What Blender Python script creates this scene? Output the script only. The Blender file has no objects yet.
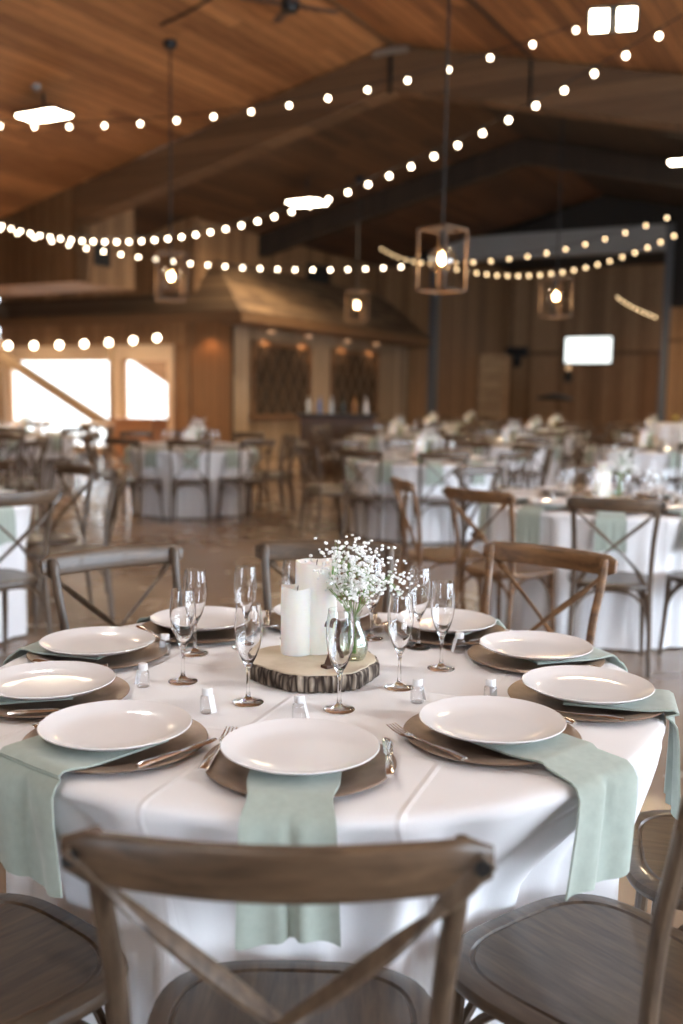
import bpy, math, random
import numpy as np
from mathutils import Vector, Matrix
PI = math.pi
rnd = random.Random(7)
sc = bpy.context.scene
COL = sc.collection

# ---------------------------------------------------------------- camera
FPX, PW, PH, CZ = 996.0, 683, 1024, 1.366
PITCH, ROLL = math.radians(6.6), .0162
FW = Vector((0, math.cos(PITCH), -math.sin(PITCH)))
UP = Vector((0, math.sin(PITCH), math.cos(PITCH)))
RT = Vector((1, 0, 0))
CR = math.cos(ROLL) * RT + math.sin(ROLL) * UP
CU = -math.sin(ROLL) * RT + math.cos(ROLL) * UP
C0 = Vector((0, 0, CZ))
cam = bpy.data.cameras.new('camera')
co = bpy.data.objects.new('camera', cam)
COL.objects.link(co)
m = Matrix((CR, CU, -FW)).transposed().to_4x4()
m.translation = C0
co.matrix_world = m
cam.sensor_fit = 'HORIZONTAL'
cam.sensor_width = 24
cam.lens = FPX / PW * 24
cam.clip_start = .05
cam.dof.use_dof = True
cam.dof.focus_distance = 2.02
cam.dof.aperture_fstop = 2.1
sc.camera = co

def ray(x, y):
    v = FW + CR * ((x - PW / 2) / FPX) + CU * ((PH / 2 - y) / FPX)
    return v / v.y
def aty(x, y, Y):
    return C0 + ray(x, y) * Y
def atz(x, y, z):
    v = ray(x, y)
    return C0 + v * ((z - CZ) / v.z)

# ---------------------------------------------------------------- room frame: a runs down the hall, v across it
PSI = math.radians(29)
EA = Vector((math.sin(PSI), math.cos(PSI), 0))
EV = Vector((math.cos(PSI), -math.sin(PSI), 0))
def RM(v, a, z):
    return EV * v + EA * a + Vector((0, 0, z))
def va(p):
    return p.dot(EV), p.dot(EA)
apex = aty(391, 43, 15)
VR, AG = va(apex)
ZR = apex.z
SL = .237
def zc(v):
    return ZR - SL * abs(v - VR)
VL, VRT = -18.5, 5.0
A0, AE, AW, AB = -8.0, 25.3, 16.7, 36.0
VIN = -12.9

# ---------------------------------------------------------------- materials
MATS = {}
def node_mat(name):
    mt = bpy.data.materials.new(name)
    mt.use_nodes = True
    nt = mt.node_tree
    b = nt.nodes['Principled BSDF']
    return mt, nt, b
def simple(name, col, rough=.5, metal=0, spec=.5, trans=0, ior=1.45, emit=None, es=0, sss=0, var=0, vscale=40, bump=0, sheen=0, coat=0):
    mt, nt, b = node_mat(name)
    b.inputs['Base Color'].default_value = (*col, 1)
    b.inputs['Roughness'].default_value = rough
    b.inputs['Metallic'].default_value = metal
    b.inputs['Specular IOR Level'].default_value = spec
    b.inputs['Transmission Weight'].default_value = trans
    b.inputs['IOR'].default_value = ior
    b.inputs['Sheen Weight'].default_value = sheen
    b.inputs['Coat Weight'].default_value = coat
    if sss:
        b.inputs['Subsurface Weight'].default_value = sss
        b.inputs['Subsurface Radius'].default_value = (.02, .012, .008)
        b.inputs['Subsurface Scale'].default_value = 1
    if emit:
        b.inputs['Emission Color'].default_value = (*emit, 1)
        b.inputs['Emission Strength'].default_value = es
    if var or bump:
        tc = nt.nodes.new('ShaderNodeTexCoord')
        n = nt.nodes.new('ShaderNodeTexNoise')
        n.inputs['Scale'].default_value = vscale
        n.inputs['Detail'].default_value = 4
        nt.links.new(tc.outputs['Object'], n.inputs['Vector'])
        if var:
            r = nt.nodes.new('ShaderNodeValToRGB')
            r.color_ramp.elements[0].position = .3
            r.color_ramp.elements[1].position = .7
            r.color_ramp.elements[0].color = (*[c * (1 - var) for c in col], 1)
            r.color_ramp.elements[1].color = (*[min(1, c * (1 + var)) for c in col], 1)
            nt.links.new(n.outputs['Fac'], r.inputs['Fac'])
            nt.links.new(r.outputs['Color'], b.inputs['Base Color'])
        if bump:
            bp = nt.nodes.new('ShaderNodeBump')
            bp.inputs['Strength'].default_value = bump
            bp.inputs['Distance'].default_value = .004
            nt.links.new(n.outputs['Fac'], bp.inputs['Height'])
            nt.links.new(bp.outputs['Normal'], b.inputs['Normal'])
    return mt
def wood(name, c1, c2, stretch=(30, 3, 30), rough=.5, scale=1.0, coat=0):
    mt, nt, b = node_mat(name)
    tc = nt.nodes.new('ShaderNodeTexCoord')
    mp = nt.nodes.new('ShaderNodeMapping')
    mp.inputs['Scale'].default_value = stretch
    n = nt.nodes.new('ShaderNodeTexNoise')
    n.inputs['Scale'].default_value = scale
    n.inputs['Detail'].default_value = 6
    n.inputs['Roughness'].default_value = .65
    n.inputs['Distortion'].default_value = .4
    r = nt.nodes.new('ShaderNodeValToRGB')
    r.color_ramp.elements[0].position = .32
    r.color_ramp.elements[1].position = .7
    r.color_ramp.elements[0].color = (*c1, 1)
    r.color_ramp.elements[1].color = (*c2, 1)
    L = nt.links.new
    L(tc.outputs['Object'], mp.inputs['Vector'])
    L(mp.outputs['Vector'], n.inputs['Vector'])
    L(n.outputs['Fac'], r.inputs['Fac'])
    L(r.outputs['Color'], b.inputs['Base Color'])
    bp = nt.nodes.new('ShaderNodeBump')
    bp.inputs['Strength'].default_value = .25
    bp.inputs['Distance'].default_value = .003
    L(n.outputs['Fac'], bp.inputs['Height'])
    L(bp.outputs['Normal'], b.inputs['Normal'])
    b.inputs['Roughness'].default_value = rough
    b.inputs['Coat Weight'].default_value = coat
    return mt
def planks(name, cols, across, along, width, rough=.6, groove=.06, length=0, gdark=.35):
    """boards: width measured along `across`, grain running along `along`"""
    mt, nt, b = node_mat(name)
    N = nt.nodes.new; L = nt.links.new
    tc = N('ShaderNodeTexCoord')
    def dot(vec):
        d = N('ShaderNodeVectorMath'); d.operation = 'DOT_PRODUCT'
        d.inputs[1].default_value = vec
        L(tc.outputs['Object'], d.inputs[0])
        return d.outputs['Value']
    def mth(op, a, bb=None):
        d = N('ShaderNodeMath'); d.operation = op
        for i, q in enumerate((a, bb)):
            if q is None: continue
            if isinstance(q, (int, float)): d.inputs[i].default_value = q
            else: L(q, d.inputs[i])
        return d.outputs[0]
    s = mth('DIVIDE', dot(across), width)
    l = dot(along)
    idx = mth('FLOOR', s)
    fr = mth('SUBTRACT', s, idx)
    wn = N('ShaderNodeTexWhiteNoise'); wn.noise_dimensions = '2D'
    cb0 = N('ShaderNodeCombineXYZ')
    L(idx, cb0.inputs[0])
    if length:
        off = mth('MULTIPLY', mth('SINE', mth('MULTIPLY', idx, 12.9898)), 7.3)
        L(mth('FLOOR', mth('ADD', mth('DIVIDE', l, length), off)), cb0.inputs[1])
    L(cb0.outputs[0], wn.inputs['Vector'])
    cb = N('ShaderNodeCombineXYZ')
    L(mth('MULTIPLY', s, 3.2), cb.inputs[0])
    L(mth('MULTIPLY', l, 1.3), cb.inputs[1])
    L(mth('MULTIPLY', wn.outputs['Value'], 50), cb.inputs[2])
    n = N('ShaderNodeTexNoise')
    n.inputs['Scale'].default_value = 1.6
    n.inputs['Detail'].default_value = 6
    n.inputs['Roughness'].default_value = .6
    L(cb.outputs[0], n.inputs['Vector'])
    mix = mth('ADD', mth('MULTIPLY', n.outputs['Fac'], .65), mth('MULTIPLY', wn.outputs['Value'], .45))
    r = N('ShaderNodeValToRGB')
    els = r.color_ramp.elements
    els[0].position = .25; els[1].position = .85
    els[0].color = (*cols[0], 1); els[1].color = (*cols[-1], 1)
    if len(cols) == 3:
        e = els.new(.55); e.color = (*cols[1], 1)
    L(mix, r.inputs['Fac'])
    ed = mth('LESS_THAN', mth('MINIMUM', fr, mth('SUBTRACT', 1.0, fr)), groove * .5)
    mx = N('ShaderNodeMix'); mx.data_type = 'RGBA'
    L(ed, mx.inputs[0])
    L(r.outputs['Color'], mx.inputs[6])
    mx.inputs[7].default_value = (*[c * gdark for c in cols[0]], 1)
    L(mx.outputs[2], b.inputs['Base Color'])
    b.inputs['Roughness'].default_value = rough
    return mt

UPV = (0, 0, 1)
ev, ea = tuple(EV), tuple(EA)
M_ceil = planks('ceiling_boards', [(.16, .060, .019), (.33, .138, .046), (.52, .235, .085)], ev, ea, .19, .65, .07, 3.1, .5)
M_ceil_shade = planks('deep_shade_ceiling_boards', [(.016, .010, .006), (.035, .021, .012)], ev, ea, .14, .8, .05, 3.1)  # dim light of the far section painted into near-black boards
M_ceil_mid = planks('shaded_ceiling_boards', [(.035, .017, .008), (.075, .035, .015), (.125, .058, .025)], ev, ea, .19, .7, .07, 3.1)  # ceiling wood darkened so its colour carries the far section's shade
M_beam = planks('beam_wood', [(.085, .042, .018), (.17, .09, .04)], UPV, ev, .21, .7, .03)
M_wallg = planks('wall_boards_cross', [(.16, .082, .036), (.25, .135, .062), (.34, .19, .09)], ev, UPV, .24, .7, .05)
M_walla = planks('wall_boards_long', [(.16, .082, .036), (.25, .135, .062), (.34, .19, .09)], ea, UPV, .24, .7, .05)
M_cabg = planks('cabin_boards_cross', [(.18, .085, .034), (.27, .135, .055)], ev, UPV, .2, .7, .05)
M_caba = planks('cabin_boards_long', [(.2, .14, .085), (.29, .21, .135), (.38, .28, .19)], ea, UPV, .3, .75, .05)
M_shake = planks('roof_shakes', [(.10, .06, .033), (.26, .165, .09)], UPV, ea, .16, .85, .14, .5)
M_floor_mt, nt, b = node_mat('stained_concrete')
def floor_nodes(nt, b):
    N = nt.nodes.new; L = nt.links.new
    tc = N('ShaderNodeTexCoord')
    n = N('ShaderNodeTexNoise'); n.inputs['Scale'].default_value = .8; n.inputs['Detail'].default_value = 7
    L(tc.outputs['Object'], n.inputs['Vector'])
    r = N('ShaderNodeValToRGB')
    r.color_ramp.elements[0].position = .3; r.color_ramp.elements[1].position = .72
    r.color_ramp.elements[0].color = (.19, .13, .09, 1); r.color_ramp.elements[1].color = (.34, .245, .175, 1)
    L(n.outputs['Fac'], r.inputs['Fac']); L(r.outputs['Color'], b.inputs['Base Color'])
    n2 = N('ShaderNodeTexNoise'); n2.inputs['Scale'].default_value = 3
    L(tc.outputs['Object'], n2.inputs['Vector'])
    mr = N('ShaderNodeMapRange'); mr.inputs[3].default_value = .16; mr.inputs[4].default_value = .34
    L(n2.outputs['Fac'], mr.inputs[0]); L(mr.outputs[0], b.inputs['Roughness'])
floor_nodes(nt, b)
M_floor = M_floor_mt
M_chair = wood('weathered_chair_wood', (.042, .025, .014), (.145, .09, .052), (22, 22, 22), .42, 1.0, .15)
M_chair_x = wood('chair_rail_wood', (.04, .023, .012), (.15, .09, .05), (5, 45, 45), .4, 1.0, .15)
M_chair_z = wood('chair_post_wood', (.042, .026, .016), (.15, .1, .062), (60, 60, 6), .42, 1.0, .1)
M_seat = wood('chair_seat_wood', (.034, .021, .013), (.105, .066, .038), (55, 6, 30), .35, 1.0, .2)
M_cloth = simple('white_linen', (.84, .83, .84), .85, bump=.05, vscale=300, sheen=.2)
def crease(mt):
    nt = mt.node_tree; N = nt.nodes.new; L = nt.links.new; b = nt.nodes['Principled BSDF']
    tc = N('ShaderNodeTexCoord'); sx = N('ShaderNodeSeparateXYZ'); rot = N('ShaderNodeMapping'); rot.inputs['Rotation'].default_value = (0, 0, .35)
    L(tc.outputs['Object'], rot.inputs['Vector']); L(rot.outputs[0], sx.inputs[0])
    outs = []
    for ax in (0, 1):
        pp = N('ShaderNodeMath'); pp.operation = 'PINGPONG'; pp.inputs[1].default_value = .19; L(sx.outputs[ax], pp.inputs[0])
        mr = N('ShaderNodeMapRange'); mr.inputs[1].default_value = 0; mr.inputs[2].default_value = .008; mr.inputs[3].default_value = 1; mr.inputs[4].default_value = 0
        L(pp.outputs[0], mr.inputs[0]); outs.append(mr.outputs[0])
    mx = N('ShaderNodeMath'); mx.operation = 'MAXIMUM'; L(outs[0], mx.inputs[0]); L(outs[1], mx.inputs[1])
    bp = N('ShaderNodeBump'); bp.inputs['Strength'].default_value = .7; bp.inputs['Distance'].default_value = .003
    L(mx.outputs[0], bp.inputs['Height'])
    old = b.inputs['Normal'].links[0].from_node; L(bp.outputs['Normal'], old.inputs['Normal'])
crease(M_cloth)
M_napkin = simple('sage_napkin_cloth', (.37, .425, .37), .9, var=.06, vscale=60, bump=.08, sheen=.3)
M_plate = simple('glazed_white_china', (.86, .84, .84), .12, spec=.6)
M_charger = simple('brushed_brown_charger', (.27, .19, .135), .36, metal=.35, var=.25, vscale=25)
M_steel = simple('polished_steel', (.86, .86, .86), .16, metal=1)
M_wax = simple('ivory_wax', (.95, .91, .86), .5, sss=.5)
M_wick = simple('black_wick', (.03, .03, .03), .8)
M_bark = None
M_slabtop = wood('slab_end_grain', (.6, .48, .34), (.78, .68, .54), (8, 8, 8), .55, 1.0)
M_green = simple('green_stem', (.16, .3, .08), .6)
M_flower = simple('white_petals', (.88, .88, .86), .7)
M_yellow = simple('yellow_petals', (.75, .55, .1), .7)
M_capw = simple('white_plastic', (.85, .85, .85), .4)
M_paper = simple('white_paper', (.85, .85, .86), .8)
M_easel = simple('dark_walnut', (.09, .045, .03), .5, var=.2)
M_black = simple('black_metal', (.012, .012, .012), .5)
M_grey = simple('galvanised_grey', (.12, .13, .145), .45, metal=.3)
M_headg = simple('grey_header_paint', (.3, .31, .31), .6)
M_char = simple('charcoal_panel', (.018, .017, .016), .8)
M_tan = simple('tan_plaster', (.62, .45, .3), .8, var=.05, vscale=2)
M_lantern = wood('lantern_wood', (.08, .05, .03), (.15, .095, .06), (10, 10, 3), .6)
M_glassy = simple('solid_glass', (1, 1, 1), .0, trans=1, ior=1.48)
M_darkglass = simple('dark_pane', (.05, .04, .03), .15)
M_bulb = simple('bulb_glow', (1, 1, 1), .3, emit=(1, .82, .58), es=11)
M_bulb_far = simple('bulb_glow_far', (1, 1, 1), .3, emit=(1, .68, .34), es=3.8)
M_fil = simple('filament_glow', (1, 1, 1), .3, emit=(1, .72, .42), es=60)
M_panel = simple('lamp_panel_glow', (1, 1, 1), .3, emit=(1, .84, .62), es=26)
M_spot = simple('eave_lamp_glow', (1, 1, 1), .3, emit=(1, .5, .22), es=1.5)
M_screen = simple('screen_glow', (.02, .02, .02), .3, emit=(.95, 1, .96), es=1.5)

def thin_glass(name, tint=(1, 1, 1), base=.06):
    mt = bpy.data.materials.new(name); mt.use_nodes = True
    nt = mt.node_tree; nt.nodes.clear()
    N = nt.nodes.new; L = nt.links.new
    o = N('ShaderNodeOutputMaterial'); mx = N('ShaderNodeMixShader')
    t = N('ShaderNodeBsdfTransparent'); t.inputs[0].default_value = (*tint, 1)
    g = N('ShaderNodeBsdfGlossy'); g.inputs['Roughness'].default_value = .02
    lw = N('ShaderNodeLayerWeight'); lw.inputs['Blend'].default_value = .35
    mr = N('ShaderNodeMapRange'); mr.inputs[3].default_value = base; mr.inputs[4].default_value = .85
    pw = N('ShaderNodeMath'); pw.operation = 'POWER'; pw.inputs[1].default_value = 2.0
    L(lw.outputs['Facing'], pw.inputs[0]); L(pw.outputs[0], mr.inputs[0])
    L(mr.outputs[0], mx.inputs[0]); L(t.outputs[0], mx.inputs[1]); L(g.outputs[0], mx.inputs[2])
    L(mx.outputs[0], o.inputs[0])
    return mt
M_thin = thin_glass('thin_clear_glass', (.995, .997, 1), .045)
M_foot = thin_glass('foot_glass', (.985, .99, 1), .16)
M_globe = thin_glass('amber_globe', (.95, .86, .72), .22)
M_vase = thin_glass('vase_glass', (.93, .97, .94), .08)

def bark_mat():
    mt, nt, b = node_mat('tree_bark')
    N = nt.nodes.new; L = nt.links.new
    tc = N('ShaderNodeTexCoord'); mp = N('ShaderNodeMapping')
    mp.inputs['Scale'].default_value = (62, 62, 11)
    L(tc.outputs['Object'], mp.inputs['Vector'])
    vo = N('ShaderNodeTexVoronoi'); vo.feature = 'DISTANCE_TO_EDGE'; vo.inputs['Scale'].default_value = 1
    n = N('ShaderNodeTexNoise'); n.inputs['Scale'].default_value = 2; n.inputs['Detail'].default_value = 6
    L(mp.outputs['Vector'], vo.inputs['Vector']); L(mp.outputs['Vector'], n.inputs['Vector'])
    r = N('ShaderNodeValToRGB')
    r.color_ramp.elements[0].color = (.045, .03, .022, 1); r.color_ramp.elements[0].position = .02
    r.color_ramp.elements[1].color = (.52, .43, .34, 1); r.color_ramp.elements[1].position = .22
    ad = N('ShaderNodeMath'); ad.operation = 'MULTIPLY'
    L(vo.outputs['Distance'], ad.inputs[0]); L(n.outputs['Fac'], ad.inputs[1])
    L(ad.outputs[0], r.inputs['Fac']); L(r.outputs['Color'], b.inputs['Base Color'])
    b.inputs['Roughness'].default_value = .9
    return mt
M_bark = bark_mat()

# ---------------------------------------------------------------- mesh helpers
class MB:
    def __init__(s): s.v = []; s.f = []
    def add(s, vs, fs, mat=None):
        o = len(s.v)
        s.v += [tuple(mat @ Vector(p)) if mat is not None else tuple(p) for p in vs]
        s.f += [tuple(i + o for i in f) for f in fs]
        return s
    def box(s, c, d, mat=None):
        x, y, z = c; a, b_, e = d[0] / 2, d[1] / 2, d[2] / 2
        vs = [(x + i * a, y + j * b_, z + k * e) for k in (-1, 1) for j in (-1, 1) for i in (-1, 1)]
        return s.add(vs, [(0, 2, 3, 1), (4, 5, 7, 6), (0, 1, 5, 4), (2, 6, 7, 3), (0, 4, 6, 2), (1, 3, 7, 5)], mat)
    def hexa(s, bot, top):
        """box between two quads listed in the same turning sense"""
        n = len(bot)
        vs = list(bot) + list(top)
        fs = [tuple(range(n))[::-1], tuple(range(n, 2 * n))]
        fs += [(i, (i + 1) % n, n + (i + 1) % n, n + i) for i in range(n)]
        return s.add(vs, fs)
    def rbox(s, v0, v1, a0, a1, z0, z1):
        q = [(v0, a0), (v1, a0), (v1, a1), (v0, a1)]
        return s.hexa([RM(v, a, z0) for v, a in q], [RM(v, a, z1) for v, a in q])
    def tube(s, pts, r, n=8, flat=1.0, ref=None, ends=True, closed=False):
        """r in the frame's first axis, r*flat in the second; ref = rough direction of the first axis"""
        pts = [Vector(p) for p in pts]; k = len(pts)
        rr = r if isinstance(r, (list, tuple)) else [r] * k
        prev = Vector(ref) if ref else None
        vs = []
        for i, p in enumerate(pts):
            if closed: t = pts[(i + 1) % k] - pts[i - 1]
            else: t = pts[min(i + 1, k - 1)] - pts[max(i - 1, 0)]
            t.normalize()
            if prev is None:
                prev = Vector((0, 0, 1)) if abs(t.z) < .9 else Vector((1, 0, 0))
            base = Vector(ref) if ref else prev
            a = base - t * base.dot(t)
            if a.length < 1e-5: a = prev
            a.normalize(); bb = t.cross(a); prev = a
            for j in range(n):
                q = 2 * PI * j / n
                vs.append(p + a * (math.cos(q) * rr[i]) + bb * (math.sin(q) * rr[i] * flat))
        fs = []
        for i in range(k if closed else k - 1):
            for j in range(n):
                i2 = (i + 1) % k
                fs.append((i * n + j, i * n + (j + 1) % n, i2 * n + (j + 1) % n, i2 * n + j))
        if ends and not closed:
            fs.append(tuple(range(n))[::-1]); fs.append(tuple((k - 1) * n + j for j in range(n)))
        return s.add(vs, fs)
    def bar(s, p, q, w, h, ref=(0, 0, 1)):
        """rectangular bar from p to q: h along ref, w across"""
        p, q = Vector(p), Vector(q); t = (q - p).normalized()
        u = Vector(ref) - t * Vector(ref).dot(t); u.normalize(); a = t.cross(u)
        c = [a * (w / 2 * i) + u * (h / 2 * j) for i, j in ((-1, -1), (1, -1), (1, 1), (-1, 1))]
        return s.hexa([p + k for k in c], [q + k for k in c])
    def lathe(s, prof, n=32, c=(0, 0, 0), close=False, wob=None):
        vs = []; fs = []; k = len(prof)
        for (r, z) in prof:
            for j in range(n):
                q = 2 * PI * j / n
                w = wob(q) if wob else 1
                vs.append((c[0] + r * w * math.cos(q), c[1] + r * w * math.sin(q), c[2] + z))
        for i in range(k if close else k - 1):
            i2 = (i + 1) % k
            for j in range(n):
                fs.append((i * n + j, i * n + (j + 1) % n, i2 * n + (j + 1) % n, i2 * n + j))
        if not close:
            if prof[0][0] > 1e-6: fs.append(tuple(range(n))[::-1])
            if prof[-1][0] > 1e-6: fs.append(tuple((k - 1) * n + j for j in range(n)))
        return s.add(vs, fs)
    def ball(s, c, r, n=10, mrings=6, sz=1.0):
        prof = [(max(1e-5, r * math.sin(PI * i / mrings)), -r * sz * math.cos(PI * i / mrings)) for i in range(mrings + 1)]
        return s.lathe(prof, n, c)
    def mesh(s, name, mat, ang=35):
        me = bpy.data.meshes.new(name)
        me.from_pydata([tuple(p) for p in s.v], [], s.f)
        me.validate()
        me.materials.append(mat)
        import bmesh
        bm = bmesh.new(); bm.from_mesh(me)
        bmesh.ops.remove_doubles(bm, verts=bm.verts, dist=1e-5)
        bmesh.ops.recalc_face_normals(bm, faces=bm.faces)
        bm.to_mesh(me); bm.free()
        me.polygons.foreach_set('use_smooth', [True] * len(me.polygons))
        me.set_sharp_from_angle(angle=math.radians(ang))
        return me
    def build(s, name, mat, parent=None, label=None, cat=None, group=None, kind=None, loc=None, rz=0, bevel=0, ang=35):
        o = bpy.data.objects.new(name, s.mesh(name, mat, ang))
        COL.objects.link(o)
        if parent: o.parent = parent
        if loc is not None: o.location = loc
        o.rotation_euler.z = rz
        if bevel:
            md = o.modifiers.new('soft_edges', 'BEVEL'); md.width = bevel; md.segments = 2; md.limit_method = 'ANGLE'
        tag(o, label, cat, group, kind)
        return o
def tag(o, label=None, cat=None, group=None, kind=None):
    if label: o['label'] = label
    if cat: o['category'] = cat
    if group: o['group'] = group
    if kind: o['kind'] = kind
    return o
def empty(name, loc=(0, 0, 0), rz=0, label=None, cat=None, group=None):
    o = bpy.data.objects.new(name, None); COL.objects.link(o)
    o.location = loc; o.rotation_euler.z = rz; o.empty_display_size = .1
    return tag(o, label, cat, group)
KIDS = {}
def kids(o):
    if o.name not in KIDS: KIDS[o.name] = [c for c in bpy.data.objects if c.parent == o]
    return KIDS[o.name]
def clone(o, loc, rz, label, group=None, scale=None):
    ch = kids(o)
    c = o.copy(); COL.objects.link(c); c.location = loc; c.rotation_euler.z = rz
    if scale: c.scale = scale
    for k in ('label', 'group'):
        if k in c: del c[k]
    c['label'] = label
    if group: c['group'] = group
    for k in ch:
        d = k.copy(); COL.objects.link(d); d.parent = c
        for g in kids(k):
            e = g.copy(); COL.objects.link(e); e.parent = d
    return c
USED = set()
def place(proto, loc, rz, label, group=None, scale=None):
    """the first placing moves the prototype itself, later ones copy it"""
    kids(proto)
    for k in kids(proto): kids(k)
    if proto.name not in USED:
        USED.add(proto.name)
        proto.location = loc; proto.rotation_euler.z = rz; proto['label'] = label
        if scale: proto.scale = scale
        if group: proto['group'] = group
        return proto
    return clone(proto, loc, rz, label, group, scale)
def struct(mb, name, mat, **k): return mb.build(name, mat, kind='structure', **k)

# ================================================================ THE ROOM
def slab(v0, v1, a0, a1, th=.12):
    """a strip of sloping ceiling between two cross positions"""
    m_ = MB()
    q = [(v0, a0), (v1, a0), (v1, a1), (v0, a1)]
    return m_.hexa([RM(v, a, zc(v)) for v, a in q], [RM(v, a, zc(v) + th) for v, a in q])
fl = MB().rbox(VL, VRT, A0, AB, -.1, 0); struct(fl, 'floor', M_floor)
c_ = slab(VL, VR, A0, AG + .3); d_ = slab(VR, VRT, A0, AG + .3); c_.add(d_.v, d_.f)
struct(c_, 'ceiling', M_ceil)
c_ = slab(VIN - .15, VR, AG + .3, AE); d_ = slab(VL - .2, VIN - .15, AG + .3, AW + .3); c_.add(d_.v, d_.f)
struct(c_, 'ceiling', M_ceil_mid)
struct(slab(VR, VRT, AG + .3, AE), 'ceiling', M_ceil_shade)
rb_ = MB(); rb_.bar(RM(VR, -3, ZR - .015), RM(VR, AG, ZR - .015), .06, .03); struct(rb_, 'trim_1', M_beam)
# left wall, back wall, right wall with its tall open daylight bays
struct(MB().rbox(VL - .2, VL, A0, AW, 0, zc(VL)), 'wall_left', M_walla)
bw = MB(); 
q = [(VL, 0), (VRT, 0), (VRT, zc(VRT)), (VR, ZR), (VL, zc(VL))]
q = [(VL, 3.05), (VRT, 3.05), (VRT, zc(VRT)), (VR, ZR), (VL, zc(VL))]
bw.hexa([RM(v, A0 - .2, z) for v, z in q], [RM(v, A0, z) for v, z in q])
bw.rbox(VL, -3.4, A0 - .2, A0, 0, 3.05); bw.rbox(-.9, VRT, A0 - .2, A0, 0, 3.05)  # gap between these is an added opening that lets sky light in
struct(bw, 'wall_back', M_wallg)
rw = MB()
rw.rbox(VRT, VRT + .2, 12.6, AE, 0, zc(VRT))
rw.rbox(VRT, VRT + .2, A0, 12.6, 3.05, zc(VRT)); rw.rbox(VRT, VRT + .2, A0, 12.6, 0, .25)
rw.rbox(VRT, VRT + .2, A0, -1.0, .25, 3.05)
for a in (-1.2, 2.2, 5.6, 9.0, 12.5): rw.rbox(VRT, VRT + .2, a - .12, a + .12, .25, 3.05)
struct(rw, 'wall_right', M_walla)
# window wall at the far left: tan plaster with two big panes
aw0, aw1 = AW, AW + .18
def v_at(px, a):        # cross position of an image column on a plane a = const
    t = (px - PW / 2) / FPX
    return (t * a * math.cos(PSI) - a * math.sin(PSI)) / (math.cos(PSI) + t * math.sin(PSI))
VT = v_at(172, AW)
wl = MB()
ops = [(v_at(9, AW), v_at(113, AW), .12, 2.12), (v_at(122, AW), v_at(168, AW), .12, 2.12)]
ztop = 2.40
edges = [VL, ops[0][0], ops[0][1], ops[1][0], ops[1][1], VT]
for i in range(0, 6, 2): wl.rbox(edges[i], edges[i + 1], aw0, aw1, 0, ztop)
for (x0, x1, z0, z1) in ops:
    wl.rbox(x0, x1, aw0, aw1, 0, z0); wl.rbox(x0, x1, aw0, aw1, z1, ztop)
struct(wl, 'wall_window', M_tan)
for i, (x0, x1, z0, z1) in enumerate(ops):
    w = empty('window_%d' % (i + 1), RM((x0 + x1) / 2, AW + .05, z0)); w['kind'] = 'structure'
    base = w.location.copy()
    fr = MB()
    fr.rbox(x0, x1, .02, .10, z0, z0 + .06); fr.rbox(x0, x1, .02, .10, z1 - .06, z1)
    fr.rbox(x0, x0 + .06, .02, .10, z0, z1); fr.rbox(x1 - .06, x1, .02, .10, z0, z1)
    pn = MB().rbox(x0 + .05, x1 - .05, .05, .06, z0 + .05, z1 - .05)
    for mb_, nm, mt_ in ((fr, 'window_frame', M_tan), (pn, 'window_pane', M_thin)):
        mb_.v = [Vector(p) + EA * AW - base for p in mb_.v]
        mb_.build(nm, mt_, w)
# outside the panes: terrace, added stand-in bars and an added pale wall
struct(MB().rbox(-26, VIN - .3, AW + .2, 34, -.12, -.02), 'floor_terrace', simple('pale_paving', (.55, .5, .45), .8))
br = empty('stand_in_bar', RM(v_at(62, AW + .8), AW + .8, 0), 0, 'added tan diagonal bar standing in for a shadow line in the large bright window', 'brace')  # added, stands in for the slanted shadow line in the window
bb = MB(); o0 = br.location
p0, p1 = aty(2, 356, 22.3), aty(112, 428, 21.2)
M_standin = simple('stand_in_brown', (.26, .17, .1), .8)
bb = MB(); bb.bar(p0 - o0, p1 - o0, .16, .2); bb.build('diagonal_beam', M_standin, br)
bb = MB(); bb.bar(Vector((p1.x, p1.y, 0)) - o0, Vector((p1.x, p1.y, 2.4)) - o0, .1, .1, (0, 1, 0)); bb.build('post', M_standin, br)
bb = MB(); bb.bar(Vector((p0.x, p0.y, -0.02)) - o0, Vector((p0.x, p0.y, 2.5)) - o0, .1, .1, (0, 1, 0)); bb.build('post', M_standin, br)
sc2 = MB(); sc2.rbox(-34, VIN - .3, AW + 7, AW + 7.2, -.02, 3.3)
sc2.build('glare_screen', simple('pale_render', (.5, .48, .44), .9), label='added pale wall outside, tones down the view through the bright windows', cat='wall')  # added to hold down the brightness behind the panes
aa = AW + 1.2
w0, w1, zr = v_at(119, aa), v_at(176, aa), aty(146, 352, 23).z
g_ = empty('stand_in_panel', RM(w0, aa, 0), 0, 'added tan awning end outside the narrow bright window', 'stand_in_panel'); o1 = g_.location.copy()  # added, gives the bright patch its slanted top edge
tri = [(w0, 2.3), (w1, 1.45), (w1, 2.7), (w0, 2.7)]
t_ = MB(); t_.hexa([RM(v, aa, z) - o1 for v, z in tri], [RM(v, aa + .5, z) - o1 for v, z in tri]); t_.build('end_panel', M_standin, g_)
t_ = MB(); t_.bar(RM(w1, aa, 0) - o1, RM(w1, aa, 1.6) - o1, .12, .12, (0, 1, 0)); t_.build('post', M_standin, g_)
# dark plank wall above the window wall
dw = MB(); dw.rbox(VL, VIN + .1, AW + .02, AW + .2, ztop, 5.2); struct(dw, 'wall_upper', M_wallg)
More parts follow.
